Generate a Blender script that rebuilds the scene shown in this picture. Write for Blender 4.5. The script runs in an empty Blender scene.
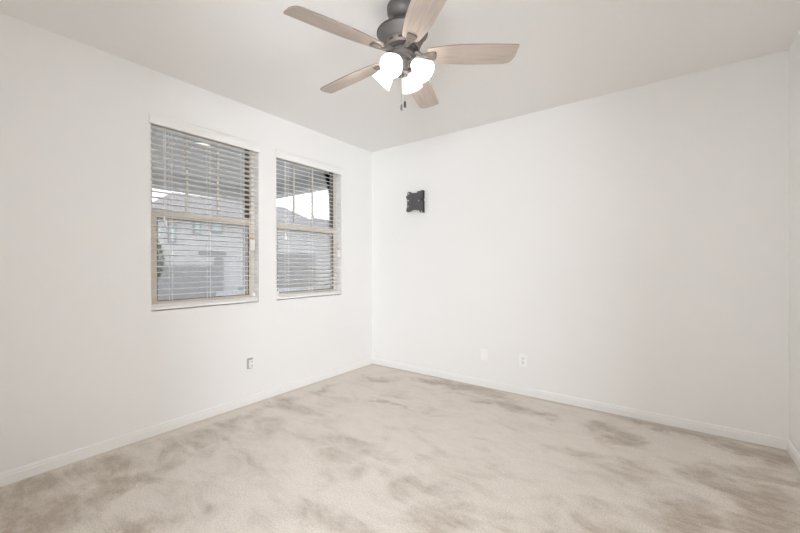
import bpy, bmesh, math, random
from mathutils import Vector, Matrix

random.seed(7)
SC = bpy.context.scene
COL = SC.collection
PI = math.pi

# ------------------------------------------------------------------ camera, sky, exposure
ROOM_W, ROOM_D, ROOM_H = 3.766, 3.83, 2.74          # x 0..W, y -D..0, z 0..H

cam_data = bpy.data.cameras.new('camera')
cam = bpy.data.objects.new('camera', cam_data)
COL.objects.link(cam)
cam_data.sensor_width = 36.0
cam_data.lens = 363.873 / 800 * 36.0
cam_data.clip_start = 0.01
cr = Vector((0.80322711, 0.59566847, -0.00229852))
cf = Vector((-0.59567289, 0.803222, -0.00286726)).normalized()
cr = (cr - cf * cr.dot(cf)).normalized()
cu = cr.cross(cf)
cam.matrix_world = Matrix(((cr.x, cu.x, -cf.x, 3.11114), (cr.y, cu.y, -cf.y, -3.58452),
                           (cr.z, cu.z, -cf.z, 1.27056), (0, 0, 0, 1)))
SC.camera = cam

world = bpy.data.worlds.new('overcast_sky')
SC.world = world
world.use_nodes = True
bg = world.node_tree.nodes['Background']
bg.inputs[0].default_value = (0.97, 0.985, 1.0, 1)
bg.inputs[1].default_value = 2.05

SC.view_settings.view_transform = 'Standard'
SC.view_settings.look = 'None'
SC.view_settings.gamma = 1.0
SC.view_settings.use_curve_mapping = False
SC.view_settings.exposure = 0.32
SC.cycles.max_bounces = 14
SC.cycles.diffuse_bounces = 10
SC.cycles.transparent_max_bounces = 16
SC.cycles.caustics_reflective = False
SC.cycles.caustics_refractive = False

BULB_POWER = 6.0
SHADE_GLOW = 0.6
FILL_POWER = 365.0
# added fill light behind the camera, just outside the added hall opening
hd = bpy.data.lights.new('fill_light', 'AREA')
hd.shape = 'RECTANGLE'; hd.size = 2.5; hd.size_y = 1.7; hd.energy = FILL_POWER; hd.color = (0.865, 0.92, 1.0)
hlo = bpy.data.objects.new('fill_light', hd); COL.objects.link(hlo)
hlo.location = (5.1, -5.98, 1.12); hlo.rotation_euler = (PI / 2, 0, 0)

# ------------------------------------------------------------------ helpers
def link(o, parent=None):
    COL.objects.link(o)
    if parent is not None:
        o.parent = parent
    return o

def tag(o, label=None, cat=None, group=None, kind=None):
    if label: o['label'] = label
    if cat: o['category'] = cat
    if group: o['group'] = group
    if kind: o['kind'] = kind
    return o

def empty(name, loc, rz=0.0, parent=None):
    o = bpy.data.objects.new(name, None)
    o.empty_display_size = 0.05
    o.location = loc
    o.rotation_euler = (0, 0, rz)
    return link(o, parent)

class MB:
    """collects shapes and links them as one mesh object"""
    def __init__(self):
        self.bm = bmesh.new()

    def box(self, x0, x1, y0, y1, z0, z1, m=None):
        P = [Vector((x, y, z)) for z in (z0, z1) for y in (y0, y1) for x in (x0, x1)]
        if m is not None: P = [m @ p for p in P]
        v = [self.bm.verts.new(p) for p in P]
        for f in ((0, 2, 3, 1), (4, 5, 7, 6), (0, 1, 5, 4), (2, 6, 7, 3), (0, 4, 6, 2), (1, 3, 7, 5)):
            self.bm.faces.new([v[i] for i in f])
        return self

    def lathe(self, prof, n=40, m=None, cap=True):
        """prof: list of (r, z) about the z axis"""
        rings = []
        for r, z in prof:
            ring = []
            for k in range(n):
                a = 2 * PI * k / n
                p = Vector((r * math.cos(a), r * math.sin(a), z))
                ring.append(self.bm.verts.new(m @ p if m is not None else p))
            rings.append(ring)
        for a, b in zip(rings, rings[1:]):
            for k in range(n):
                self.bm.faces.new((a[k], a[(k + 1) % n], b[(k + 1) % n], b[k]))
        if cap:
            self.bm.faces.new(rings[0][::-1]); self.bm.faces.new(rings[-1])
        return self

    def prism(self, pts, z0, z1, m=None):
        """extrude a 2-D outline between z0 and z1"""
        lo = [Vector((x, y, z0)) for x, y in pts]; hi = [Vector((x, y, z1)) for x, y in pts]
        if m is not None:
            lo = [m @ p for p in lo]; hi = [m @ p for p in hi]
        lo = [self.bm.verts.new(p) for p in lo]; hi = [self.bm.verts.new(p) for p in hi]
        self.bm.faces.new(lo[::-1]); self.bm.faces.new(hi)
        n = len(pts)
        for k in range(n):
            self.bm.faces.new((lo[k], lo[(k + 1) % n], hi[(k + 1) % n], hi[k]))
        return self

    def tube(self, pts, r, n=8, radii=None):
        pts = [Vector(p) for p in pts]
        rings = []
        for i, p in enumerate(pts):
            d = (pts[min(i + 1, len(pts) - 1)] - pts[max(i - 1, 0)]).normalized()
            a = d.cross(Vector((0, 0, 1)) if abs(d.z) < .9 else Vector((1, 0, 0))).normalized()
            b = d.cross(a)
            rr = radii[i] if radii else r
            rings.append([self.bm.verts.new(p + a * rr * math.cos(2 * PI * k / n) + b * rr * math.sin(2 * PI * k / n)) for k in range(n)])
        for a, b in zip(rings, rings[1:]):
            for k in range(n):
                self.bm.faces.new((a[k], a[(k + 1) % n], b[(k + 1) % n], b[k]))
        self.bm.faces.new(rings[0][::-1]); self.bm.faces.new(rings[-1])
        return self

    def build(self, name, mat, parent=None, smooth=False, bevel=0.0, seg=2):
        bmesh.ops.recalc_face_normals(self.bm, faces=self.bm.faces)
        me = bpy.data.meshes.new(name)
        self.bm.to_mesh(me); self.bm.free()
        if mat is not None: me.materials.append(mat)
        o = bpy.data.objects.new(name, me)
        link(o, parent)
        if smooth:
            for p in me.polygons: p.use_smooth = True
            try:
                me.set_sharp_from_angle(angle=math.radians(38))
            except Exception:
                pass
        if bevel:
            b = o.modifiers.new('bevel', 'BEVEL')
            b.width = bevel; b.segments = seg; b.limit_method = 'ANGLE'; b.angle_limit = math.radians(40)
        return o

# ------------------------------------------------------------------ materials
def new_mat(name):
    m = bpy.data.materials.new(name); m.use_nodes = True
    nt = m.node_tree
    return m, nt, nt.nodes['Principled BSDF'], nt.nodes['Material Output']

def plain(name, col, rough=0.5, metal=0.0, spec=0.5, bump=0.0, bscale=60, var=0.0, vscale=6.0):
    m, nt, p, out = new_mat(name)
    p.inputs['Base Color'].default_value = (*col, 1)
    p.inputs['Roughness'].default_value = rough
    p.inputs['Metallic'].default_value = metal
    p.inputs['Specular IOR Level'].default_value = spec
    tc = nt.nodes.new('ShaderNodeTexCoord')
    if var:
        n = nt.nodes.new('ShaderNodeTexNoise'); n.inputs['Scale'].default_value = vscale; n.inputs['Detail'].default_value = 4
        nt.links.new(tc.outputs['Object'], n.inputs['Vector'])
        r = nt.nodes.new('ShaderNodeMix'); r.data_type = 'RGBA'
        r.inputs['A'].default_value = (*[c * (1 - var) for c in col], 1)
        r.inputs['B'].default_value = (*[min(1, c * (1 + var)) for c in col], 1)
        nt.links.new(n.outputs['Fac'], r.inputs['Factor'])
        nt.links.new(r.outputs['Result'], p.inputs['Base Color'])
    if bump:
        n = nt.nodes.new('ShaderNodeTexNoise'); n.inputs['Scale'].default_value = bscale; n.inputs['Detail'].default_value = 3
        nt.links.new(tc.outputs['Object'], n.inputs['Vector'])
        b = nt.nodes.new('ShaderNodeBump'); b.inputs['Strength'].default_value = bump; b.inputs['Distance'].default_value = 0.004
        nt.links.new(n.outputs['Fac'], b.inputs['Height'])
        nt.links.new(b.outputs['Normal'], p.inputs['Normal'])
    return m

M = {}
M['wall'] = plain('white_wall_paint', (0.86, 0.855, 0.845), 0.75, spec=0.25, bump=0.05, bscale=90)
M['fill_hall_wall'] = plain('tan_fill_hall_paint', (0.50, 0.485, 0.46), 0.8)  # dim colours of the added hall, keeping its bounce light low
M['fill_hall_floor'] = plain('brown_fill_hall_floor', (0.16, 0.13, 0.10), 0.5)
M['ceiling'] = plain('white_ceiling_paint', (0.84, 0.83, 0.815), 0.9, spec=0.15, bump=0.06, bscale=70)
M['trim'] = plain('white_trim_paint', (0.86, 0.855, 0.845), 0.4)
M['almond'] = plain('almond_vinyl', (0.86, 0.785, 0.70), 0.45)
M['shaded_track_gasket'] = plain('shaded_track_and_gasket', (0.10, 0.085, 0.075), 0.6)  # dark stands for shade on the side track; also the gasket colour
M['blind'] = plain('white_blind_vinyl', (0.87, 0.865, 0.85), 0.4)
M['cord'] = plain('white_cord', (0.85, 0.84, 0.82), 0.8)
M['tagpaper'] = plain('white_tag_card', (0.86, 0.82, 0.80), 0.6)
M['tagorange'] = plain('orange_tag_print', (0.75, 0.33, 0.18), 0.6)
M['stickerblue'] = plain('blue_sticker_print', (0.42, 0.62, 0.78), 0.5)
M['white_plastic'] = plain('white_plastic', (0.91, 0.91, 0.90), 0.35)
M['slot'] = plain('dark_socket_slot', (0.09, 0.085, 0.08), 0.6)
M['greybox'] = plain('grey_electrical_box', (0.46, 0.45, 0.44), 0.7)
M['pewter'] = plain('brushed_pewter', (0.135, 0.126, 0.12), 0.52, metal=0.3, var=0.15, vscale=25)
M['pewter_warm'] = plain('warm_bronze_band', (0.20, 0.165, 0.143), 0.5, metal=0.3, var=0.15, vscale=25)
M['iron'] = plain('bronze_blade_iron', (0.115, 0.095, 0.082), 0.5, metal=0.0, var=0.15, vscale=25)
M['fob'] = plain('dark_pull_fob', (0.12, 0.11, 0.10), 0.6)
M['dark'] = plain('dark_vent', (0.05, 0.045, 0.042), 0.7)
M['chain'] = plain('pull_chain_metal', (0.42, 0.39, 0.37), 0.5, metal=0.4)
M['mount'] = plain('dark_grey_steel', (0.11, 0.108, 0.106), 0.45, metal=0.2, var=0.2, vscale=40)
M['mount_dark'] = plain('black_steel', (0.012, 0.012, 0.013), 0.5)
M['stucco'] = plain('grey_stucco', (0.62, 0.62, 0.625), 0.9, bump=0.2, bscale=20)
M['stucco_dark'] = plain('dark_grey_stucco', (0.36, 0.365, 0.37), 0.9, bump=0.2, bscale=20)
M['house_trim'] = plain('pale_house_trim', (0.55, 0.56, 0.56), 0.8)
M['block'] = plain('grey_block_wall', (0.36, 0.365, 0.375), 0.9, var=0.1, vscale=3)
M['concrete'] = plain('pale_concrete', (0.50, 0.53, 0.57), 0.9, var=0.06, vscale=3)
M['gravel'] = plain('grey_gravel', (0.46, 0.46, 0.46), 0.95, var=0.25, vscale=30)
M['porch'] = plain('grey_porch_paint', (0.40, 0.395, 0.385), 0.85, bump=0.05)
M['leaf'] = plain('dark_green_leaf', (0.13, 0.17, 0.12), 0.7, var=0.3, vscale=20)
M['bark'] = plain('brown_bark', (0.16, 0.12, 0.09), 0.9)
M['house_glass'] = plain('pale_reflecting_pane', (0.55, 0.66, 0.66), 0.15)

# roof tiles
m, nt, p, out = new_mat('grey_roof_tile')
tc = nt.nodes.new('ShaderNodeTexCoord')
br = nt.nodes.new('ShaderNodeTexBrick')
br.inputs['Scale'].default_value = 3.0
br.inputs['Color1'].default_value = (0.22, 0.215, 0.23, 1)
br.inputs['Color2'].default_value = (0.26, 0.255, 0.27, 1)
br.inputs['Mortar'].default_value = (0.17, 0.165, 0.17, 1)
mp = nt.nodes.new('ShaderNodeMapping'); mp.inputs['Rotation'].default_value = (0, 0, PI / 2)
nt.links.new(tc.outputs['Object'], mp.inputs['Vector'])
nt.links.new(mp.outputs['Vector'], br.inputs['Vector'])
nt.links.new(br.outputs['Color'], p.inputs['Base Color'])
p.inputs['Roughness'].default_value = 0.9
M['roof'] = m

# bleached wood fan blade
m, nt, p, out = new_mat('bleached_oak_blade')
tc = nt.nodes.new('ShaderNodeTexCoord')
mp = nt.nodes.new('ShaderNodeMapping'); mp.inputs['Scale'].default_value = (3.0, 60.0, 20.0)
nz = nt.nodes.new('ShaderNodeTexNoise'); nz.inputs['Scale'].default_value = 1.6; nz.inputs['Detail'].default_value = 6
nz.inputs['Roughness'].default_value = 0.65
cr_ = nt.nodes.new('ShaderNodeValToRGB')
cr_.color_ramp.elements[0].position = 0.3; cr_.color_ramp.elements[0].color = (0.36, 0.30, 0.26, 1)
cr_.color_ramp.elements[1].position = 0.72; cr_.color_ramp.elements[1].color = (0.51, 0.435, 0.38, 1)
nt.links.new(tc.outputs['Object'], mp.inputs['Vector']); nt.links.new(mp.outputs['Vector'], nz.inputs['Vector'])
nt.links.new(nz.outputs['Fac'], cr_.inputs['Fac']); nt.links.new(cr_.outputs['Color'], p.inputs['Base Color'])
p.inputs['Roughness'].default_value = 0.5
M['blade'] = m
M['blade_edge'] = plain('dark_blade_edge', (0.20, 0.16, 0.135), 0.6)

# carpet
m, nt, p, out = new_mat('beige_cut_pile_carpet')
tc = nt.nodes.new('ShaderNodeTexCoord')
wob = nt.nodes.new('ShaderNodeTexNoise'); wob.inputs['Scale'].default_value = 2.6; wob.inputs['Detail'].default_value = 9
wob.inputs['Roughness'].default_value = 0.72
nt.links.new(tc.outputs['Object'], wob.inputs['Vector'])
sub = nt.nodes.new('ShaderNodeVectorMath'); sub.operation = 'SUBTRACT'; sub.inputs[1].default_value = (0.5, 0.5, 0.5)
nt.links.new(wob.outputs['Color'], sub.inputs[0])
sc_ = nt.nodes.new('ShaderNodeVectorMath'); sc_.operation = 'SCALE'; sc_.inputs['Scale'].default_value = 0.55
nt.links.new(sub.outputs[0], sc_.inputs[0])
add = nt.nodes.new('ShaderNodeVectorMath'); add.operation = 'ADD'
nt.links.new(tc.outputs['Object'], add.inputs[0]); nt.links.new(sc_.outputs[0], add.inputs[1])
flat = nt.nodes.new('ShaderNodeVectorMath'); flat.operation = 'MULTIPLY'; flat.inputs[1].default_value = (1, 1, 0)
nt.links.new(add.outputs[0], flat.inputs[0])
# brushed-pile patches, front and corners with painted shade: x, y, half-length, half-width, angle, strength
PATCHES = [
    (1.23, -1.79, 0.4, 0.2, 0.26, 0.54),
    (1.56, -1.81, 0.15, 0.17, 0.14, 0.43),
    (1.09, -1.85, 0.22, 0.12, -2.81, 0.4),
    (1.4, -0.13, 0.49, 0.17, -0.06, 0.85),
    (1.12, -0.17, 0.33, 0.09, 0.18, 0.8),
    (0.48, -0.51, 0.28, 0.12, 0.63, 0.55),
    (1.96, -0.38, 0.27, 0.14, -0.04, 0.75),
    (1.74, -0.4, 0.2, 0.1, 0.05, 0.6),
    (2.27, -0.42, 0.18, 0.1, -0.08, 0.7),
    (1.88, -1.98, 0.11, 0.24, -0.12, 0.5),
    (2.14, -1.94, 0.24, 0.27, 0.25, 0.54),
    (1.91, -2.22, 0.16, 0.17, 0.3, 0.36),
    (1.58, -2.39, 0.13, 0.14, 0.09, 0.4),
    (1.47, -2.55, 0.15, 0.17, 0.2, 0.36),
    (1.77, -2.36, 0.12, 0.1, 0.38, 0.36),
    (2.1, -1.5, 0.2, 0.34, 0.01, 0.22),
    (2.56, -1.6, 0.22, 0.2, 0.25, 0.32),
    (2.83, -1.54, 0.16, 0.2, 0.23, 0.5),
    (2.43, -1.9, 0.14, 0.14, 0.42, 0.36),
    (0.19, -3.18, 0.55, 0.2, 1.56, 0.9),
    (0.25, -2.78, 0.24, 0.26, 1.21, 0.8),
    (0.59, -2.64, 0.12, 0.14, 1.23, 0.65),
    (0.55, -2.88, 0.25, 0.14, 1.2, 0.85),
    (0.52, -3.24, 0.24, 0.31, 1.02, 1.0),
    (0.98, -2.92, 0.1, 0.19, 1.54, 0.85),
    (0.2, -3.06, 0.21, 0.2, 1.51, 0.7),
    (0.63, -3.02, 0.2, 0.2, 0.95, 0.55),
    (0.97, -2.71, 0.21, 0.17, 0.33, 0.4),
    (1.24, -2.64, 0.12, 0.12, 0.02, 0.5),
    (0.34, -2.28, 0.27, 0.2, 0.37, 0.65),
    (0.29, -2.5, 0.2, 0.17, 1.53, 0.65),
    (0.22, -1.85, 1.14, 0.1, 1.54, 0.6),
    (0.79, -2.27, 0.28, 0.17, 0.16, 0.25),
    (0.33, -1.52, 0.52, 0.14, 0.16, 0.4),
    (2.82, -0.48, 0.18, 0.15, -0.21, 0.9),
    (2.68, -0.42, 0.13, 0.12, -0.26, 0.7),
    (3.63, -0.19, 0.15, 0.27, -0.2, 1.0),
    (3.5, -0.14, 0.19, 0.15, 0.06, 0.85),
    (3.52, -0.96, 0.23, 0.44, -0.01, 1.0),
    (3.33, -0.76, 0.19, 0.2, -0.2, 0.85),
    (3.42, -0.92, 0.12, 0.2, -0.05, 0.8),
    (2.97, -1.03, 0.21, 0.17, 0.14, 0.6),
    (3.67, -0.57, 0.07, 0.2, -0.8, 0.8),
    (2.61, -0.9, 0.2, 0.09, 0.15, 0.4),
    (3.17, -0.06, 0.66, 0.1, -0.05, 0.75),
    (3.19, -1.29, 0.17, 0.24, 0.14, 0.8),
    (3.05, -1.27, 0.13, 0.17, 0.16, 0.55),
    (0.75, -1.84, 0.57, 0.2, 0.19, 0.22),
    (1.07, -0.95, 0.27, 0.03, 0.09, 0.7),
    (0.4, -1.47, 0.38, 0.03, 0.06, 0.5),
    (3.02, -0.17, 0.1, 0.05, 0.38, 0.8),
]
total = None
for (px, py, a, b, ang, st) in PATCHES:
    mp = nt.nodes.new('ShaderNodeMapping'); mp.vector_type = 'TEXTURE'
    mp.inputs['Location'].default_value = (px, py, 0)
    mp.inputs['Rotation'].default_value = (0, 0, ang)
    mp.inputs['Scale'].default_value = (a * 1.25, b * 1.5, 1)
    nt.links.new(flat.outputs[0], mp.inputs['Vector'])
    g = nt.nodes.new('ShaderNodeTexGradient'); g.gradient_type = 'SPHERICAL'
    nt.links.new(mp.outputs['Vector'], g.inputs['Vector'])
    mr = nt.nodes.new('ShaderNodeMapRange'); mr.interpolation_type = 'SMOOTHSTEP'
    mr.inputs['From Min'].default_value = 0.0; mr.inputs['From Max'].default_value = 0.85
    mr.inputs['To Max'].default_value = st
    nt.links.new(g.outputs['Fac'], mr.inputs['Value'])
    if total is None:
        total = mr.outputs['Result']
    else:
        mx = nt.nodes.new('ShaderNodeMath'); mx.operation = 'MAXIMUM'
        nt.links.new(total, mx.inputs[0]); nt.links.new(mr.outputs['Result'], mx.inputs[1])
        total = mx.outputs[0]
# streaky vacuum strokes
ms = nt.nodes.new('ShaderNodeMapping'); ms.inputs['Rotation'].default_value = (0, 0, 0.25); ms.inputs['Scale'].default_value = (1.0, 2.0, 1)
nt.links.new(tc.outputs['Object'], ms.inputs['Vector'])
stn = nt.nodes.new('ShaderNodeTexNoise'); stn.inputs['Scale'].default_value = 3.0; stn.inputs['Detail'].default_value = 10; stn.inputs['Roughness'].default_value = 0.66; stn.inputs['Distortion'].default_value = 0.6
nt.links.new(ms.outputs['Vector'], stn.inputs['Vector'])
zs_ = nt.nodes.new('ShaderNodeMath'); zs_.operation = 'MULTIPLY'; zs_.inputs[1].default_value = 0.34
nt.links.new(total, zs_.inputs[0])
zv = nt.nodes.new('ShaderNodeMath'); zv.operation = 'ADD'
nt.links.new(zs_.outputs[0], zv.inputs[0]); nt.links.new(stn.outputs['Fac'], zv.inputs[1])
smr = nt.nodes.new('ShaderNodeMapRange'); smr.interpolation_type = 'SMOOTHSTEP'
smr.inputs['From Min'].default_value = 0.45; smr.inputs['From Max'].default_value = 0.90
nt.links.new(zv.outputs[0], smr.inputs['Value'])
total = smr.outputs['Result']
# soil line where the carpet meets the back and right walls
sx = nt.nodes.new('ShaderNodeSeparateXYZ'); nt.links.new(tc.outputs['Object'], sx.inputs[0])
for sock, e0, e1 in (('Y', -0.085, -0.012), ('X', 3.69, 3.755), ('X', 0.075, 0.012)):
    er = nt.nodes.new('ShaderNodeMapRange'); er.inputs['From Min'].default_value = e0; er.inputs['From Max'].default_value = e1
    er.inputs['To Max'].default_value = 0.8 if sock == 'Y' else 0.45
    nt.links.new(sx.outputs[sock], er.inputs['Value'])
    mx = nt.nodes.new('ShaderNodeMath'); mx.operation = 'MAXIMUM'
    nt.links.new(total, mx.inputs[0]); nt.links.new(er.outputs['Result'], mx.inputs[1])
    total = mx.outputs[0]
fine = nt.nodes.new('ShaderNodeTexNoise'); fine.inputs['Scale'].default_value = 120; fine.inputs['Detail'].default_value = 3
nt.links.new(tc.outputs['Object'], fine.inputs['Vector'])
mid = nt.nodes.new('ShaderNodeTexNoise'); mid.inputs['Scale'].default_value = 9; mid.inputs['Detail'].default_value = 8; mid.inputs['Roughness'].default_value = 0.7
nt.links.new(ms.outputs['Vector'], mid.inputs['Vector'])
base = nt.nodes.new('ShaderNodeMix'); base.data_type = 'RGBA'
base.inputs['A'].default_value = (0.74, 0.68, 0.615, 1)
base.inputs['B'].default_value = (0.465, 0.40, 0.335, 1)
# patch edges broken by mid noise
mm = nt.nodes.new('ShaderNodeMapRange'); mm.inputs['From Min'].default_value = 0.3; mm.inputs['From Max'].default_value = 0.62
mm.inputs['To Min'].default_value = 0.30; mm.inputs['To Max'].default_value = 1.25
nt.links.new(mid.outputs['Fac'], mm.inputs['Value'])
mul = nt.nodes.new('ShaderNodeMath'); mul.operation = 'MULTIPLY'; mul.use_clamp = True
nt.links.new(total, mul.inputs[0]); nt.links.new(mm.outputs['Result'], mul.inputs[1])
nt.links.new(mul.outputs[0], base.inputs['Factor'])
grain = nt.nodes.new('ShaderNodeMapRange'); grain.inputs['From Min'].default_value = 0.3; grain.inputs['From Max'].default_value = 0.7
grain.inputs['To Min'].default_value = 0.84; grain.inputs['To Max'].default_value = 1.12
nt.links.new(fine.outputs['Fac'], grain.inputs['Value'])
g2 = nt.nodes.new('ShaderNodeMapRange'); g2.inputs['From Min'].default_value = 0.3; g2.inputs['From Max'].default_value = 0.7
g2.inputs['To Min'].default_value = 0.95; g2.inputs['To Max'].default_value = 1.05
nt.links.new(mid.outputs['Fac'], g2.inputs['Value'])
gm = nt.nodes.new('ShaderNodeMath'); gm.operation = 'MULTIPLY'
nt.links.new(grain.outputs['Result'], gm.inputs[0]); nt.links.new(g2.outputs['Result'], gm.inputs[1])
vm = nt.nodes.new('ShaderNodeVectorMath'); vm.operation = 'SCALE'
nt.links.new(base.outputs['Result'], vm.inputs[0]); nt.links.new(gm.outputs[0], vm.inputs['Scale'])
nt.links.new(vm.outputs[0], p.inputs['Base Color'])
bp = nt.nodes.new('ShaderNodeBump'); bp.inputs['Strength'].default_value = 0.3; bp.inputs['Distance'].default_value = 0.006
nt.links.new(fine.outputs['Fac'], bp.inputs['Height']); nt.links.new(bp.outputs['Normal'], p.inputs['Normal'])
p.inputs['Roughness'].default_value = 1.0
p.inputs['Specular IOR Level'].default_value = 0.05
p.inputs['Sheen Weight'].default_value = 0.15
M['carpet'] = m

# window glass: see-through with a weak reflection
m, nt, p, out = new_mat('window_glass')
nt.nodes.remove(p)
tr = nt.nodes.new('ShaderNodeBsdfTransparent'); tr.inputs[0].default_value = (0.94, 0.945, 0.95, 1)
gl = nt.nodes.new('ShaderNodeBsdfGlossy'); gl.inputs['Roughness'].default_value = 0.02
fr = nt.nodes.new('ShaderNodeFresnel'); fr.inputs['IOR'].default_value = 1.45
mx = nt.nodes.new('ShaderNodeMixShader')
nt.links.new(fr.outputs[0], mx.inputs[0]); nt.links.new(tr.outputs[0], mx.inputs[1]); nt.links.new(gl.outputs[0], mx.inputs[2])
nt.links.new(mx.outputs[0], out.inputs['Surface'])
M['glass'] = m
# insect screen: fine grey mesh, seen as an even veil
m, nt, p, out = new_mat('insect_screen')
p.inputs['Base Color'].default_value = (0.30, 0.31, 0.32, 1); p.inputs['Roughness'].default_value = 0.8
tr = nt.nodes.new('ShaderNodeBsdfTransparent')
mx = nt.nodes.new('ShaderNodeMixShader'); mx.inputs[0].default_value = 0.22
nt.links.new(tr.outputs[0], mx.inputs[1]); nt.links.new(p.outputs[0], mx.inputs[2])
nt.links.new(mx.outputs[0], out.inputs['Surface'])
M['screen'] = m
# lit frosted lamp shade
m, nt, p, out = new_mat('lit_frosted_glass')
p.inputs['Base Color'].default_value = (0.95, 0.94, 0.92, 1); p.inputs['Roughness'].default_value = 0.35
tl = nt.nodes.new('ShaderNodeBsdfTranslucent'); tl.inputs[0].default_value = (0.95, 0.94, 0.92, 1)
mx = nt.nodes.new('ShaderNodeMixShader'); mx.inputs[0].default_value = 0.5
em = nt.nodes.new('ShaderNodeEmission'); em.inputs[0].default_value = (1.0, 0.95, 0.88, 1); em.inputs[1].default_value = SHADE_GLOW
ad = nt.nodes.new('ShaderNodeAddShader')
nt.links.new(p.outputs[0], mx.inputs[1]); nt.links.new(tl.outputs[0], mx.inputs[2])
nt.links.new(mx.outputs[0], ad.inputs[0]); nt.links.new(em.outputs[0], ad.inputs[1])
nt.links.new(ad.outputs[0], out.inputs['Surface'])
M['shade'] = m
def emit(name, col, s):
    m, nt, p, out = new_mat(name)
    p.inputs['Emission Color'].default_value = (*col, 1); p.inputs['Emission Strength'].default_value = s
    p.inputs['Base Color'].default_value = (0.9, 0.9, 0.9, 1)
    return m
M['bulb'] = emit('lit_bulb', (1.0, 0.93, 0.84), 3.0)
M['porch_lens'] = emit('lit_porch_lens', (1.0, 0.82, 0.50), 0.85)

# ------------------------------------------------------------------ room shell
T = 0.20
W1 = (-2.508, -1.622)      # window openings along y
W2 = (-1.430, -0.546)
WZ = (0.925, 2.42)

def struct(mb, name, mat, **k):
    return tag(mb.build(name, mat, **k), kind='structure')

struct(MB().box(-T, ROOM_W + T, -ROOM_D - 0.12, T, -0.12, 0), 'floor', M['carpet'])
struct(MB().box(-T, ROOM_W + T, -ROOM_D - 0.12, T, ROOM_H, ROOM_H + 0.12), 'ceiling', M['ceiling'])
b = MB()
b.box(-T, 0, -ROOM_D - T, W1[0], 0, ROOM_H).box(-T, 0, W1[1], W2[0], 0, ROOM_H).box(-T, 0, W2[1], T, 0, ROOM_H)
for w in (W1, W2):
    b.box(-T, 0, w[0], w[1], 0, WZ[0]).box(-T, 0, w[0], w[1], WZ[1], ROOM_H)
struct(b, 'wall_left', M['wall'])
struct(MB().box(0, ROOM_W, 0, T, 0, ROOM_H), 'wall_back', M['wall'])
struct(MB().box(ROOM_W, ROOM_W + T, -ROOM_D - 0.02, T, 0, ROOM_H), 'wall_right', M['wall'])
DX = (2.45, 3.55)            # unseen doorway, opened to let the fill light in
b = MB().box(0, DX[0], -ROOM_D - 0.12, -ROOM_D, 0, ROOM_H).box(DX[1], ROOM_W, -ROOM_D - 0.12, -ROOM_D, 0, ROOM_H).box(DX[0], DX[1], -ROOM_D - 0.12, -ROOM_D, 2.44, ROOM_H)
struct(b, 'wall_front', M['wall'])
# unseen hall, added to carry and soften the fill light
HY0, HY1 = -5.95, -ROOM_D - 0.12
struct(MB().box(2.0, 6.6, HY0 - 0.12, HY1, -0.12, 0), 'floor_fill_hall', M['fill_hall_floor'])
struct(MB().box(2.0, 6.6, HY0 - 0.12, HY1, ROOM_H, ROOM_H + 0.12), 'ceiling_fill_hall', M['fill_hall_wall'])
HW = (3.85, 6.35, 0.27, 1.97)         # added opening that passes the fill light
b = MB().box(1.8, 2.0, HY0 - 0.12, HY1, 0, ROOM_H).box(6.6, 6.8, HY0 - 0.12, HY1, 0, ROOM_H).box(ROOM_W, 6.6, HY1, HY1 + .1, 0, ROOM_H)
b.box(2.0, HW[0], HY0 - 0.12, HY0, 0, ROOM_H).box(HW[1], 6.6, HY0 - 0.12, HY0, 0, ROOM_H)
b.box(HW[0], HW[1], HY0 - 0.12, HY0, 0, HW[2]).box(HW[0], HW[1], HY0 - 0.12, HY0, HW[3], ROOM_H)
struct(b, 'wall_fill_hall', M['wall'])
b = MB().box(HW[0] - .05, HW[0], HY0, HY0 + .015, HW[2] - .05, HW[3] + .05).box(HW[1], HW[1] + .05, HY0, HY0 + .015, HW[2] - .05, HW[3] + .05)
b.box(HW[0], HW[1], HY0, HY0 + .015, HW[2] - .05, HW[2]).box(HW[0], HW[1], HY0, HY0 + .015, HW[3], HW[3] + .05)
struct(b, 'window_3', M['trim'])  # trim around the added fill-light opening

# baseboards: stepped profile (depth, height)
BB = [(0, 0), (0.013, 0), (0.013, 0.050), (0.010, 0.056), (0.010, 0.066), (0.006, 0.073), (0.003, 0.076), (0, 0.076)]
def baseboard(name, p0, p1, inward):
    p0, p1, n = Vector(p0), Vector(p1), Vector(inward)
    d = (p1 - p0).normalized()
    bm = MB()
    r0, r1 = [], []
    for dep, h in BB:
        r0.append(bm.bm.verts.new(p0 + n * dep + d * dep + Vector((0, 0, h))))
        r1.append(bm.bm.verts.new(p1 + n * dep - d * dep + Vector((0, 0, h))))
    k = len(BB)
    for i in range(k):
        bm.bm.faces.new((r0[i], r0[(i + 1) % k], r1[(i + 1) % k], r1[i]))
    bm.bm.faces.new(r0[::-1]); bm.bm.faces.new(r1)
    struct(bm, name, M['trim'])
baseboard('baseboard_left', (0, 0, 0), (0, -ROOM_D, 0), (1, 0, 0))
baseboard('baseboard_back', (0, 0, 0), (ROOM_W, 0, 0), (0, -1, 0))
baseboard('baseboard_right', (ROOM_W, 0, 0), (ROOM_W, -ROOM_D, 0), (-1, 0, 0))
baseboard('baseboard_front', (0, -ROOM_D, 0), (DX[0], -ROOM_D, 0), (0, 1, 0))

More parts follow.
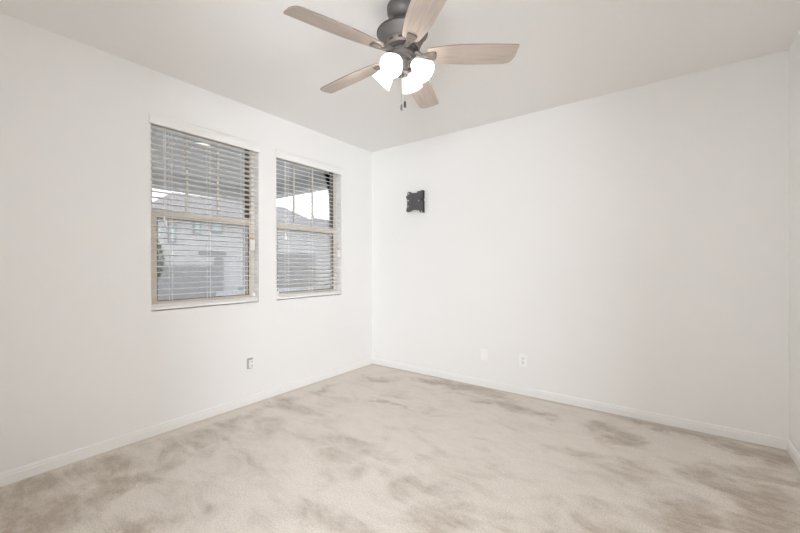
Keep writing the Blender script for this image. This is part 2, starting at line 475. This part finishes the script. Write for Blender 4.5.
# ------------------------------------------------------------------ windows
RAIL = (1.650, 1.703)
def window(n, w, muntins, sticker):
    y0, y1 = w
    z0, z1 = WZ
    root = tag(empty('window_%d' % n, (-0.11, (y0 + y1) / 2, z0)), kind='structure')
    ox, oy, oz = root.location
    def B(*a):
        q = MB(); return q
    def part(mb, name, mat, parent=root, **k):
        o = mb.build(name, mat, parent, **k)
        if parent is root:
            o.data.transform(Matrix.Translation((-ox, -oy, -oz)))
        else:
            o.data.transform(Matrix.Translation((-ox, -oy, -oz)))
        return o
    fw = 0.030
    f = MB()
    f.box(-0.165, -0.085, y0, y0 + fw, z0, z1).box(-0.165, -0.085, y1 - fw, y1, z0, z1)
    f.box(-0.165, -0.085, y0 + fw, y1 - fw, z1 - fw, z1).box(-0.165, -0.085, y0 + fw, y1 - fw, z0, z0 + fw)
    part(f, 'window_frame', M['almond'])
    # upper sash, outer plane
    s = MB(); a0, a1 = y0 + fw, y1 - fw; st = 0.022
    xo, xi = -0.150, -0.128
    e = 0.0004; a0 += e; a1 -= e; zt = z1 - fw - e
    s.box(xo, xi, a0, a0 + st, RAIL[0], zt).box(xo, xi, a1 - st, a1, RAIL[0], zt)
    s.box(xo, xi, a0 + st, a1 - st, zt - st, zt).box(xo, xi, a0 + st, a1 - st, RAIL[0], RAIL[1])
    part(s, 'upper_sash', M['almond'])
    g = part(MB().box(-0.141, -0.137, a0 + st, a1 - st, RAIL[1], z1 - fw - st), 'upper_pane', M['glass'])
    mb = MB()
    for y in muntins:
        mb.box(-0.146, -0.142, y - 0.008, y + 0.008, RAIL[1], z1 - fw - st)
        mb.box(-0.136, -0.132, y - 0.008, y + 0.008, RAIL[1], z1 - fw - st)
    part(mb, 'muntin', M['almond'])
    # side track beside the upper sash, its shade painted as dark colour
    for yy in ((a1 - 0.042, a1),):
        t_ = MB().box(-0.127, -0.112, yy[0], yy[1], RAIL[1], z1 - fw)
        part(t_, 'shaded_side_track', M['shaded_track_gasket'])
    # lower sash, inner plane
    s = MB(); st = 0.040
    xo, xi = -0.120, -0.092
    zb = z0 + fw + e
    s.box(xo, xi, a0, a0 + st, zb, RAIL[1]).box(xo, xi, a1 - st + 0.026, a1, zb, RAIL[1])
    s.box(xo, xi, a0 + st, a1 - st + 0.026, zb, z0 + fw + st).box(xo, xi, a0 + st, a1 - st + 0.026, RAIL[0], RAIL[1])
    part(s, 'lower_sash', M['almond'])
    part(MB().box(-0.108, -0.104, a0 + st, a1 - st + 0.026, z0 + fw + st, RAIL[0]), 'lower_pane', M['glass'])
    q = MB()
    q.box(-0.101, -0.094, a0 + st, a0 + st + 0.006, z0 + fw + st, RAIL[0]).box(-0.101, -0.094, a1 - st + 0.020, a1 - st + 0.026, z0 + fw + st, RAIL[0])
    q.box(-0.101, -0.094, a0 + st + .006, a1 - st + 0.020, z0 + fw + st, z0 + fw + st + 0.006).box(-0.101, -0.094, a0 + st + .006, a1 - st + 0.020, RAIL[0] - 0.006, RAIL[0])
    part(q, 'glazing_gasket', M['shaded_track_gasket'])
    part(MB().box(-0.1605, -0.1600, a0, a1, z0 + fw, RAIL[0]), 'insect_screen', M['screen'])
    if sticker:
        st_ = part(MB().box(-0.1035, -0.1030, -1.785, -1.705, 1.006, 1.072), 'sticker', M['tagpaper'])
        tag(st_, 'white and blue manufacturer sticker on the pane')
        stb = MB().box(-0.1029, -0.1026, -1.775, -1.712, 1.044, 1.072).build('sticker_print', M['stickerblue'], st_)
        stb.data.transform(Matrix.Translation((-ox, -oy, -oz)))
    # painted drywall sill ledge
    tag(MB().box(-0.085, 0.004, y0, y1, z0 - 0.004, z0 + 0.004).build('trim_%d' % n, M['trim']), kind='structure')
window(1, W1, (-2.197, -1.937), True)
window(2, W2, (-1.118, -0.866), False)

# ------------------------------------------------------------------ blinds
def blind(w, ladders, liftcord, tiltcord, tilt, label, tagz, tassels, bracket_y, valance):
    y0, y1 = w[0] + 0.006, w[1] - 0.006
    root = empty('window_blind', (-0.037, (w[0] + w[1]) / 2, WZ[0] + 0.008))
    tag(root, label, 'blind', 'blinds on the two windows')
    off = Matrix.Translation((-root.location[0], -root.location[1], -root.location[2]))
    def part(mb, name, mat, parent=root, **k):
        o = mb.build(name, mat, parent, **k); o.data.transform(off); return o
    part(MB().box(-0.066, -0.010, y0, y1, 2.366, 2.412), 'headrail', M['blind'])
    v = MB()
    prof = [(-0.008, 2.336), (0.012, 2.336), (0.016, 2.344), (0.016, 2.392), (0.012, 2.402), (0.012, 2.412), (0.006, 2.417), (-0.008, 2.417)]
    va, vb = valance
    lo = [v.bm.verts.new((x, va, z)) for x, z in prof]; hi = [v.bm.verts.new((x, vb, z)) for x, z in prof]
    for i in range(len(prof)):
        j = (i + 1) % len(prof); v.bm.faces.new((lo[i], lo[j], hi[j], hi[i]))
    v.bm.faces.new(lo[::-1]); v.bm.faces.new(hi)
    # the face piece laps the wall by a few millimetres, in front of it
    o = part(v, 'valance', M['blind'])
    for vv in o.data.vertices:
        wx = vv.co.x + root.location.x
        if wx < 0.0015 and (vv.co.y + root.location.y < w[0] + .001 or vv.co.y + root.location.y > w[1] - .001):
            vv.co.x = 0.0015 - root.location.x
    sl = MB()
    zs = []
    z = 2.322
    while z > 1.015:
        zs.append(z); z -= 0.0440
    xc, half, th = -0.038, 0.025, 0.0034
    for i, z in enumerate(zs):
        t_ = tilt + random.uniform(-0.012, 0.012)
        m4 = Matrix.Translation((xc, 0, z)) @ Matrix.Rotation(t_, 4, 'Y')
        # gently crowned slat section
        sec = [(-half, -th / 2), (-half * .5, -th / 2 + .0012), (0, -th / 2 + .0016), (half * .5, -th / 2 + .0012), (half, -th / 2),
               (half, th / 2), (half * .5, th / 2 + .0012), (0, th / 2 + .0016), (-half * .5, th / 2 + .0012), (-half, th / 2)]
        sag = random.uniform(-0.0015, 0.0015)
        A = [sl.bm.verts.new(m4 @ Vector((x, y0, zz))) for x, zz in sec]
        C = [sl.bm.verts.new(m4 @ Vector((x, y1, zz + sag))) for x, zz in sec]
        for k in range(10):
            sl.bm.faces.new((A[k], A[(k + 1) % 10], C[(k + 1) % 10], C[k]))
        sl.bm.faces.new(A[::-1]); sl.bm.faces.new(C)
    # spare slats lying on the bottom rail
    for k in range(5):
        zb = 0.9575 + 0.0046 * k
        sl.box(xc - half, xc + half, y0, y1, zb, zb + 0.0036)
    part(sl, 'slats', M['blind'], smooth=True)
    part(MB().box(xc - 0.026, xc + 0.026, y0, y1, 0.936, 0.957), 'bottom_rail', M['blind'], bevel=0.003)
    for y in ladders:
        c = MB()
        for x in (xc - half - 0.002, xc + half + 0.002):
            c.tube([(x, y, 2.37), (x, y, 0.958)], 0.0017, 5)
        for z in zs:
            c.box(xc - half - .002, xc + half + .002, y - .0007, y + .0007, z - 0.0036, z - 0.0026)
        part(c, 'ladder_cord', M['cord'])
    for k, tz in enumerate(tassels):
        y = liftcord + 0.010 * k
        lc = part(MB().tube([(-0.005, y, 2.345), (-0.004, y + .002 * k, tz + 0.02)], 0.0019, 5), 'lift_cord', M['cord'])
        ts = MB().lathe([(0.003, 0.022), (0.005, 0.018), (0.0075, -0.012), (0.006, -0.020)], 12, Matrix.Translation((-0.004, y + .002 * k, tz)))
        t2 = ts.build('tassel', M['white_plastic'], lc, smooth=True); t2.data.transform(off)
    tc_ = part(MB().tube([(-0.004, tiltcord, 2.345), (-0.003, tiltcord, tagz[1])], 0.0019, 5), 'tilt_cord', M['cord'])
    dy = -0.016
    tg = MB().box(-0.0045, -0.0035, tiltcord + dy - 0.024, tiltcord + dy + 0.024, tagz[0], tagz[1]).build('warning_tag', M['tagpaper'], tc_)
    tg.data.transform(off); tag(tg, 'white warning tag with an orange top edge')
    og = MB().box(-0.0034, -0.0030, tiltcord + dy - 0.024, tiltcord + dy + 0.024, tagz[1] - 0.008, tagz[1]).build('tag_print', M['tagorange'], tc_)
    og.data.transform(off)
    br_ = part(MB().box(-0.012, -0.004, bracket_y - 0.012, bracket_y + 0.012, 0.985, 1.020), 'hold_down_bracket', M['white_plastic'])
    return root
blind(W1, (-2.361, -2.068, -1.761), -2.418, -1.667, -0.085,
      'white slatted blind on the left window, the one farther from the room corner', (1.417, 1.520), (1.632, 1.600), -1.668, (-2.521, -1.612))
blind(W2, (-1.284, -0.974, -0.652), -1.326, -0.572, 0.25,
      'white slatted blind on the right window, the one nearest the room corner', (1.371, 1.465), (1.569, 1.545), -1.412, (-1.440, -0.536))

# ------------------------------------------------------------------ ceiling fan
FX, FY = 1.890, -1.911
fan = tag(empty('ceiling_fan', (FX, FY, ROOM_H)), 'five-blade ceiling fan with bleached wood blades and four lit frosted shades', 'ceiling fan')
def fz(z): return z - ROOM_H
def fpart(mb, name, mat, parent=fan, **k): return mb.build(name, mat, parent, **k)
P = lambda L: [(r, fz(z)) for r, z in L]
fpart(MB().lathe(P([(0.080, 2.7395), (0.086, 2.736), (0.087, 2.722), (0.084, 2.719), (0.084, 2.716), (0.086, 2.712), (0.084, 2.696), (0.078, 2.682), (0.066, 2.668), (0.054, 2.660)]), 48), 'canopy', M['pewter'], smooth=True)
fpart(MB().lathe(P([(0.044, 2.664), (0.044, 2.640), (0.052, 2.636), (0.052, 2.602), (0.044, 2.596)]), 32), 'downrod', M['pewter'], smooth=True)
fpart(MB().lathe(P([(0.060, 2.598), (0.110, 2.593), (0.136, 2.588), (0.1400, 2.585), (0.1395, 2.580), (0.1335, 2.568), (0.124, 2.553), (0.113, 2.538), (0.105, 2.528), (0.102, 2.526)]), 56), 'motor_housing', M['pewter'], smooth=True)
fpart(MB().lathe(P([(0.1395, 2.587), (0.1450, 2.586), (0.1450, 2.5825), (0.1395, 2.581)]), 56), 'housing_rim', M['dark'], smooth=True)
band = fpart(MB().lathe(P([(0.102, 2.527), (0.104, 2.523), (0.101, 2.505), (0.095, 2.496), (0.080, 2.494)]), 56), 'vent_band', M['pewter_warm'], smooth=True)
for k in range(12):
    m4 = Matrix.Rotation(2 * PI * k / 12, 4, 'Z')
    fpart(MB().box(0.093, 0.1040, -0.011, 0.011, fz(2.518), fz(2.507), m4), 'vent_slot', M['dark'], band)
fpart(MB().lathe(P([(0.090, 2.4955), (0.090, 2.484), (0.074, 2.482)]), 48), 'flywheel', M['dark'], smooth=True)
fpart(MB().lathe(P([(0.068, 2.484), (0.068, 2.470), (0.064, 2.469), (0.064, 2.465), (0.067, 2.464), (0.067, 2.449), (0.062, 2.447), (0.062, 2.441), (0.056, 2.438), (0.046, 2.436), (0.042, 2.430)]), 48), 'switch_housing', M['pewter'], smooth=True)
fpart(MB().lathe(P([(0.040, 2.432), (0.040, 2.420), (0.036, 2.416), (0.034, 2.402), (0.031, 2.396), (0.029, 2.374), (0.035, 2.368), (0.038, 2.360), (0.032, 2.350), (0.014, 2.346), (0.006, 2.342)]), 40), 'light_fitter', M['pewter'], smooth=True)

BA0 = 251.82
PITCH = math.radians(13)
def blade_outline():
    up = [(0.150, 0.040), (0.165, 0.047), (0.20, 0.055), (0.26, 0.064), (0.33, 0.070), (0.42, 0.0725), (0.52, 0.072), (0.60, 0.069), (0.620, 0.065), (0.634, 0.056), (0.647, 0.034)]
    lo = [(0.656, -0.030), (0.657, -0.055), (0.655, -0.064), (0.646, -0.068), (0.52, -0.072), (0.42, -0.0725), (0.33, -0.070), (0.26, -0.064), (0.20, -0.055), (0.165, -0.047), (0.150, -0.040)]
    return up + [(0.654, 0.008)] + lo
ol = blade_outline()
for k in range(5):
    a = math.radians(BA0 - 72 * k - (2.2 if k == 4 else 0.0))
    bl = MB().prism(ol, -0.003, 0.003)
    o = bl.build('blade', M['blade'], fan, bevel=0.0012)
    o.data.materials.append(M['blade_edge'])
    for pl in o.data.polygons:
        if abs(pl.normal.z) < 0.5: pl.material_index = 1
    droop = math.radians((0, 1.7, 2.0, 0.0, 0)[k])
    inset = 0.012 if k == 3 else 0.0
    o.location = (-inset * math.cos(a), -inset * math.sin(a), fz(2.466)); o.rotation_euler = (-PITCH, droop, a)
    o.rotation_mode = 'XYZ'
    # iron: narrow arm that flares into a paddle under the blade
    ir = MB()
    pad = [(0.124, 0.011), (0.146, 0.019), (0.172, 0.026), (0.196, 0.029), (0.204, 0.021), (0.206, 0.0), (0.204, -0.021), (0.196, -0.029), (0.172, -0.026), (0.146, -0.019), (0.124, -0.011)]
    ir.prism(pad, -0.012, -0.0035)
    rr = ir.build('blade_iron', M['iron'], fan, smooth=True, bevel=0.003)
    rr.location = o.location; rr.rotation_euler = o.rotation_euler
    arm = MB()
    m4 = Matrix.Rotation(a, 4, 'Z')
    pts = [m4 @ Vector(q) for q in ((0.072, 0, fz(2.481)), (0.090, 0, fz(2.476)), (0.106, 0, fz(2.464)), (0.122, 0, fz(2.458)), (0.142, 0, fz(2.457)))]
    arm.tube(pts, 0.01, 10, radii=[0.014, 0.013, 0.011, 0.009, 0.008])
    arm.build('iron_arm', M['pewter'], rr, smooth=True)
    arm_o = rr.children[0]
    bpy.context.view_layer.update()
    arm_o.matrix_parent_inverse = (Matrix.Translation(rr.location) @ rr.rotation_euler.to_matrix().to_4x4()).inverted()

for k in range(4):
    az = math.radians(-79 + 90 * k)
    # shade axis: down and outward at 45 degrees; local +z points out of the mouth
    outv = Vector((math.cos(az), math.sin(az), 0))
    axis = (outv * 0.72 + Vector((0, 0, -0.70))).normalized()
    mouth = outv * 0.142 + Vector((0, 0, fz(2.335)))
    L = 0.112
    neck = mouth - axis * L
    rot = axis.to_track_quat('Z', 'Y').to_matrix().to_4x4()
    m4 = Matrix.Translation(neck) @ rot
    arm = MB().tube([Vector((0, 0, fz(2.408))) + outv * 0.028, Vector((0, 0, fz(2.416))) + outv * 0.042, neck + Vector((0, 0, .004)), neck + axis * 0.004], 0.009, 10)
    ao = arm.build('lamp_arm', M['pewter'], fan, smooth=True)
    MB().lathe([(0.010, -0.004), (0.024, 0.0), (0.027, 0.008), (0.027, 0.020), (0.025, 0.022)], 28, m4).build('socket_cup', M['pewter'], ao, smooth=True)
    prof = [(0.024, 0.010), (0.0285, 0.018), (0.033, 0.030), (0.042, 0.050), (0.049, 0.068), (0.054, 0.086), (0.059, 0.102), (0.063, L),
            (0.061, L), (0.057, 0.101), (0.052, 0.085), (0.047, 0.067), (0.040, 0.050), (0.031, 0.031), (0.0265, 0.019), (0.022, 0.012)]
    so = MB().lathe(prof, 36, m4, cap=False).build('lamp_shade', M['shade'], fan, smooth=True)
    tag(so, 'glowing white frosted glass shade')
    MB().lathe([(0.010, 0.018), (0.011, 0.026), (0.016, 0.036), (0.018, 0.044), (0.015, 0.053), (0.008, 0.058), (0.002, 0.060)], 20, m4).build('bulb', M['bulb'], so, smooth=True)
    ld = bpy.data.lights.new('bulb_light', 'POINT')
    ld.energy = BULB_POWER; ld.color = (1.0, 0.97, 0.93); ld.shadow_soft_size = 0.022
    lo = bpy.data.objects.new('bulb_light', ld)
    lo.location = neck + axis * 0.086
    link(lo, fan)

camright = Vector((0.803, 0.596, 0))
for lat, toward, z0_, z1_, mat in ((-0.006, 0.030, 2.138, 2.174, M['fob']), (0.014, 0.024, 2.157, 2.194, M['dark'])):
    base_ = camright * lat + Vector((0.59, -0.807, 0)) * toward
    c = MB()
    c.tube([base_ + Vector((0, 0, fz(2.362))), base_ + Vector((0, 0, fz(z1_ - .002)))], 0.0010, 6)
    z = 2.360
    while z > z1_:
        c.lathe([(0.0006, -0.0014), (0.0016, 0), (0.0006, 0.0014)], 6, Matrix.Translation(base_ + Vector((0, 0, fz(z))))); z -= 0.0045
    ch = c.build('pull_chain', M['chain'], fan)
    MB().lathe([(0.0025, z1_ - z0_), (0.006, z1_ - z0_ - .004), (0.0068, (z1_ - z0_) * .5), (0.006, .005), (0.003, 0)], 14,
               Matrix.Translation(base_ + Vector((0, 0, fz(z0_))))).build('pull_fob', mat, ch, smooth=True)

# ------------------------------------------------------------------ television wall mount
tv = tag(empty('wall_mount', (0.70, 0, 2.02)), 'dark grey steel television bracket on the back wall above the outlets', 'wall mount')
off = Matrix.Translation((-0.70, 0, -2.02))
def tpart(mb, name, mat, parent=tv, **k):
    o = mb.build(name, mat, parent, **k); o.data.transform(off); return o
# outlines live in (x, z); XZ maps prism z to -y
XZ = Matrix(((1, 0, 0, 0), (0, 0, -1, 0), (0, 1, 0, 0), (0, 0, 0, 1)))
tpart(MB().box(0.776, 0.809, -0.012, -0.0005, 1.912, 2.143), 'wall_plate', M['mount'], bevel=0.002)
plate = [(0.580, 2.098), (0.592, 2.106), (0.602, 2.104), (0.596, 2.128), (0.603, 2.143), (0.618, 2.147), (0.650, 2.140), (0.662, 2.126),
         (0.730, 2.122), (0.738, 2.136), (0.786, 2.139), (0.796, 2.145), (0.813, 2.143), (0.813, 1.886), (0.796, 1.884), (0.778, 1.886), (0.770, 1.898),
         (0.766, 1.914), (0.732, 1.916), (0.705, 1.924), (0.672, 1.920), (0.650, 1.910), (0.610, 1.902), (0.594, 1.906), (0.582, 1.918), (0.579, 1.938),
         (0.590, 1.954), (0.594, 2.014), (0.590, 2.062), (0.578, 2.080)]
pl = tpart(MB().prism(plate, 0.041, 0.045, XZ), 'screen_plate', M['mount'])
# punched holes
hb = MB()
for hx, hz, r in ((0.606, 2.042, 0.011), (0.606, 1.972, 0.008), (0.756, 2.026, 0.012), (0.614, 2.124, 0.010), (0.796, 1.898, 0.009)):
    hb.lathe([(r, 0.03), (r, 0.06)], 14, XZ @ Matrix.Translation((hx, hz, 0)))
cut = hb.build('punch', None); cut.data.transform(off)
cut.parent = tv
bpy.context.view_layer.update()
md = pl.modifiers.new('holes', 'BOOLEAN'); md.operation = 'DIFFERENCE'; md.object = cut; md.solver = 'EXACT'
dg = bpy.context.evaluated_depsgraph_get()
me2 = bpy.data.meshes.new_from_object(pl.evaluated_get(dg))
pl.modifiers.clear(); pl.data = me2
bpy.data.objects.remove(cut)
r_ = MB()
r_.prism([(0.668, 1.945), (0.675, 1.945), (0.675, 2.085), (0.668, 2.085)], 0.045, 0.049, XZ)
tpart(r_, 'stiffening_rib', M['mount'], bevel=0.001)
fl = MB().box(0.809, 0.813, -0.041, -0.0005, 1.886, 2.022).box(0.809, 0.813, -0.041, -0.0005, 2.052, 2.143)
tpart(fl, 'side_flange', M['mount_dark'])
tpart(MB().box(0.798, 0.811, -0.049, -0.012, 2.020, 2.052), 'latch', M['mount_dark'])
for za, zb in ((1.945, 1.995), (2.055, 2.095)):
    tpart(MB().box(0.690, 0.790, -0.041, -0.012, za, zb), 'swivel_arm', M['mount_dark'], bevel=0.003)

# ------------------------------------------------------------------ wall outlets
def wall_frame(side, at, z):
    """matrix: local x along the wall, local y up, local z out of the wall"""
    if side == 'back':
        return Matrix(((1, 0, 0, at), (0, 0, -1, 0), (0, 1, 0, z), (0, 0, 0, 1)))
    return Matrix(((0, 0, 1, 0), (1, 0, 0, at), (0, 1, 0, z), (0, 0, 0, 1)))
def rrect(w, h, r, n=4):
    pts = []
    for cx, cy, a0 in ((w / 2 - r, h / 2 - r, 0), (-w / 2 + r, h / 2 - r, PI / 2), (-w / 2 + r, -h / 2 + r, PI), (w / 2 - r, -h / 2 + r, 1.5 * PI)):
        for k in range(n + 1):
            a = a0 + PI / 2 * k / n
            pts.append((cx + r * math.cos(a), cy + r * math.sin(a)))
    return pts
def sockets(parent, inv, m4, dy, zoff=0.0):
    s = MB().prism([(x, y + dy) for x, y in rrect(0.034, 0.030, 0.008)], zoff, zoff + 0.0025, m4).build('socket', M['white_plastic'], parent)
    s.data.transform(inv)
    h = MB()
    for sx, hh in ((-0.007, 0.009), (0.007, 0.007)):
        h.box(sx - 0.0022, sx + 0.0022, dy - 0.001, dy + 0.001 + hh, zoff + 0.002, zoff + 0.0029, m4)
    h.lathe([(0.003, zoff + 0.002), (0.003, zoff + 0.0029)], 12, m4 @ Matrix.Translation((0, dy - 0.008, 0)))
    ho = h.build('socket_slots', M['slot'], s); ho.data.transform(inv)

# duplex outlet
m4 = wall_frame('back', 1.955, 0.335)
o_ = tag(empty('wall_outlet', (1.955, 0, 0.335)), 'white duplex wall outlet low on the back wall, right of the cable plate', 'outlet')
inv = Matrix.Translation((-1.955, 0, -0.335))
q = MB().prism(rrect(0.074, 0.118, 0.005), 0.0003, 0.006, m4).build('cover_plate', M['white_plastic'], o_, bevel=0.0015); q.data.transform(inv)
sockets(o_, inv, m4, 0.020, 0.006); sockets(o_, inv, m4, -0.020, 0.006)
q = MB().lathe([(0.003, 0.006), (0.003, 0.0072)], 10, m4).build('screw', M['chain'], o_); q.data.transform(inv)
# coax plate
m4 = wall_frame('back', 1.548, 0.335)
o_ = tag(empty('cable_plate', (1.548, 0, 0.335)), 'small white cable plate low on the back wall, left of the duplex outlet', 'wall plate')
inv = Matrix.Translation((-1.548, 0, -0.335))
q = MB().prism(rrect(0.072, 0.116, 0.005), 0.0003, 0.0055, m4).build('cover_plate', M['white_plastic'], o_, bevel=0.0015); q.data.transform(inv)
q = MB().lathe([(0.008, 0.0055), (0.008, 0.008), (0.0048, 0.008), (0.0048, 0.014)], 12, m4 @ Matrix.Translation((0.004, 0.022, 0))).build('cable_jack', M['white_plastic'], o_, smooth=True); q.data.transform(inv)
q = MB().prism([(x + 0.004, y - 0.018) for x, y in rrect(0.018, 0.018, 0.002)], 0.0055, 0.0075, m4).build('phone_jack', M['white_plastic'], o_); q.data.transform(inv)
# uncovered outlet under the windows
m4 = wall_frame('left', -1.718, 0.372)
o_ = tag(empty('uncovered_outlet', (0, -1.722, 0.372)), 'wall outlet without its cover plate, low on the left wall under the windows', 'outlet')
inv = Matrix.Translation((0, 1.722, -0.372))
q = MB().prism(rrect(0.058, 0.100, 0.006), 0.0003, 0.002, m4).build('box_opening', M['greybox'], o_); q.data.transform(inv)
body = MB()
body.prism([(x + 0.010, y - 0.006) for x, y in rrect(0.040, 0.072, 0.003)], 0.002, 0.014, m4)
q = body.build('receptacle', M['white_plastic'], o_, bevel=0.001); q.data.transform(inv)
q = MB().prism([(-0.010 + 0.010, 0.032), (0.022, 0.032), (0.022, 0.046), (0.0, 0.046)], 0.002, 0.004, m4).build('mounting_strap', M['greybox'], o_); q.data.transform(inv)
m5 = m4 @ Matrix.Translation((0.010, -0.006, 0))
sockets(o_, inv, m5, 0.018, 0.014); sockets(o_, inv, m5, -0.018, 0.014)

# ------------------------------------------------------------------ outside: porch
porch = tag(empty('porch_roof', (-1.9, -2.5, 2.55)), 'grey covered porch roof with a beam outside the windows', 'porch roof')
porch['kind'] = 'structure'
off = Matrix.Translation((1.9, 2.5, -2.55))
def ppart(mb, name, mat, parent=porch, **k):
    o = mb.build(name, mat, parent, **k); o.data.transform(off); return o
ppart(MB().box(-3.75, -0.2, -7.5, 0.61, 2.75, 2.95), 'porch_ceiling', M['porch'])
ppart(MB().box(-3.75, -3.45, -7.5, 0.61, 2.55, 2.75).box(-3.45, -0.2, 0.36, 0.61, 2.55, 2.75), 'porch_beam', M['porch'])
ppart(MB().box(-3.72, -3.48, 0.38, 0.60, -0.15, 2.55), 'porch_post', M['porch'])
rl = tag(empty('recessed_light', (-1.45, -1.46, 2.75)), 'small round lit light in the porch ceiling seen through the left blind', 'ceiling light')
rl['label'] = 'small round lit light in the porch ceiling seen through the blind'
MB().lathe([(0.085, -0.002), (0.085, -0.012), (0.072, -0.012), (0.070, -0.004)], 32).build('light_trim', M['white_plastic'], rl, smooth=True)
MB().lathe([(0.070, -0.0025), (0.070, -0.008)], 32).build('light_lens', M['porch_lens'], rl)

GZ = -0.15
struct(MB().box(-60, -0.2, -40, 60, GZ - 0.3, GZ), 'ground', M['gravel'])
tag(MB().box(-3.8, -0.2, -7.5, 0.7, GZ, GZ + 0.05).build('porch_slab', M['concrete']), kind='structure')
tag(MB().box(-15.9, -5.5, 5.0, 10.5, GZ, GZ + 0.02).build('driveway', M['concrete']), kind='structure')

# ------------------------------------------------------------------ outside: houses
def hip_roof(x0, x1, y0, y1, ze, zr, ins, xr, rise=0.0):
    mb = MB(); v = [mb.bm.verts.new(c) for c in ((x1, y0, ze), (x1, y1, ze), (x0, y1, ze), (x0, y0, ze), (xr, y0 + ins, zr), (xr, y1 - ins, zr + rise),
                                                 (x1, y0, ze - .2), (x1, y1, ze - .2), (x0, y1, ze - .2), (x0, y0, ze - .2))]
    for f in ((0, 1, 5, 4), (1, 2, 5), (2, 3, 4, 5), (3, 0, 4), (0, 6, 7, 1), (1, 7, 8, 2), (2, 8, 9, 3), (3, 9, 6, 0), (6, 9, 8, 7)):
        mb.bm.faces.new([v[i] for i in f])
    return mb
h1 = tag(empty('house', (-19, 8.5, GZ)), 'grey stucco house with a hipped tile roof straight across from the windows', 'house')
off = Matrix.Translation((19, -8.5, -GZ))
def hpart(mb, name, mat, parent, off_, **k):
    o = mb.build(name, mat, parent, **k); o.data.transform(off_); return o
hpart(MB().box(-21.6, -16.35, 3.6, 14.0, GZ, 3.62), 'wall', M['stucco'], h1, off)
hpart(hip_roof(-22.0, -16.0, 3.2, 14.3, 3.78, 5.36, 1.9, -19, 0.08), 'roof', M['roof'], h1, off)
hpart(MB().box(-16.35, -16.30, 5.3, 6.7, 1.86, 2.04), 'belly_band', M['stucco_dark'], h1, off)
for (ya, yb, za, zb) in ((3.92, 4.14, 2.47, 3.24), (5.08, 5.32, 2.98, 3.55), (5.95, 6.45, 3.10, 3.55)):
    fr_ = hpart(MB().box(-16.36, -16.30, ya - .07, yb + .07, za - .07, zb + .07), 'window', M['stucco_dark'], h1, off)
    hpart(MB().box(-16.299, -16.285, ya, yb, za, zb), 'pane', M['house_glass'], fr_, off)
# arched doorway
arch = [(6.08, GZ), (6.56, GZ)] + [(6.32 + 0.24 * math.cos(a), 1.55 + 0.24 * math.sin(a)) for a in [PI * k / 10 for k in range(11)]]
YZ = Matrix(((0, 0, 1, 0), (1, 0, 0, 0), (0, 1, 0, 0), (0, 0, 0, 1)))
hpart(MB().prism(arch, -16.34, -16.31, YZ), 'arched_door', M['stucco_dark'], h1, off)
hpart(MB().box(-16.34, -16.30, 7.9, 12.9, GZ, 2.0), 'garage_door', M['block'], h1, off)

h2 = tag(empty('house', (-26, 22, GZ)), 'grey roofed house farther off, at the right edge of the window nearest the corner', 'house')
off = Matrix.Translation((26, -22, -GZ))
hpart(MB().box(-28.6, -24.3, 16.8, 30.0, GZ, 4.3), 'wall', M['stucco'], h2, off)
hpart(hip_roof(-29, -24, 16.4, 30.4, 4.5, 6.2, 5.0, -26.5), 'roof', M['roof'], h2, off)
hpart(MB().lathe([(0.06, 5.5), (0.06, 6.25), (0.09, 6.25), (0.09, 6.32)], 12, Matrix.Translation((-25.6, 20.6, 0))), 'vent_pipe', M['stucco_dark'], h2, off)

tag(MB().box(-14.2, -14.0, 2.6, 5.0, GZ, 1.32).build('block_fence', M['block']), 'low grey block fence in front of the house across the yard', 'fence')

# shrub
sh = tag(empty('shrub', (-12.5, 1.75, GZ)), 'dark leafy shrub seen at the left edge of the window', 'shrub')
tr_ = MB()
for k in range(5):
    a = k * 1.3
    tr_.tube([(0.03 * math.cos(a), 0.03 * math.sin(a), 0), (0.15 * math.cos(a), 0.15 * math.sin(a), 0.9), (0.3 * math.cos(a), 0.3 * math.sin(a), 1.9)], 0.03, 6, radii=[0.04, 0.03, 0.015])
tr_.build('stem', M['bark'], sh)
lv = MB()
for k in range(1500):
    th_, ph_ = random.uniform(0, 2 * PI), math.acos(random.uniform(-1, 1))
    r = random.uniform(0.55, 1.0) ** 0.5
    c = Vector((0.52 * r * math.sin(ph_) * math.cos(th_), 0.48 * r * math.sin(ph_) * math.sin(th_), 1.65 + 0.95 * r * math.cos(ph_)))
    m4 = Matrix.Translation(c) @ Matrix.Rotation(random.uniform(0, 6.28), 4, 'Z') @ Matrix.Rotation(random.uniform(-1.2, 1.2), 4, 'X')
    s = random.uniform(0.035, 0.07)
    vs = [lv.bm.verts.new(m4 @ Vector(q)) for q in ((-s, 0, 0), (0, -s * .5, 0.01), (s, 0, 0), (0, s * .5, 0.01))]
    lv.bm.faces.new(vs)
lv.build('foliage', M['leaf'], sh)
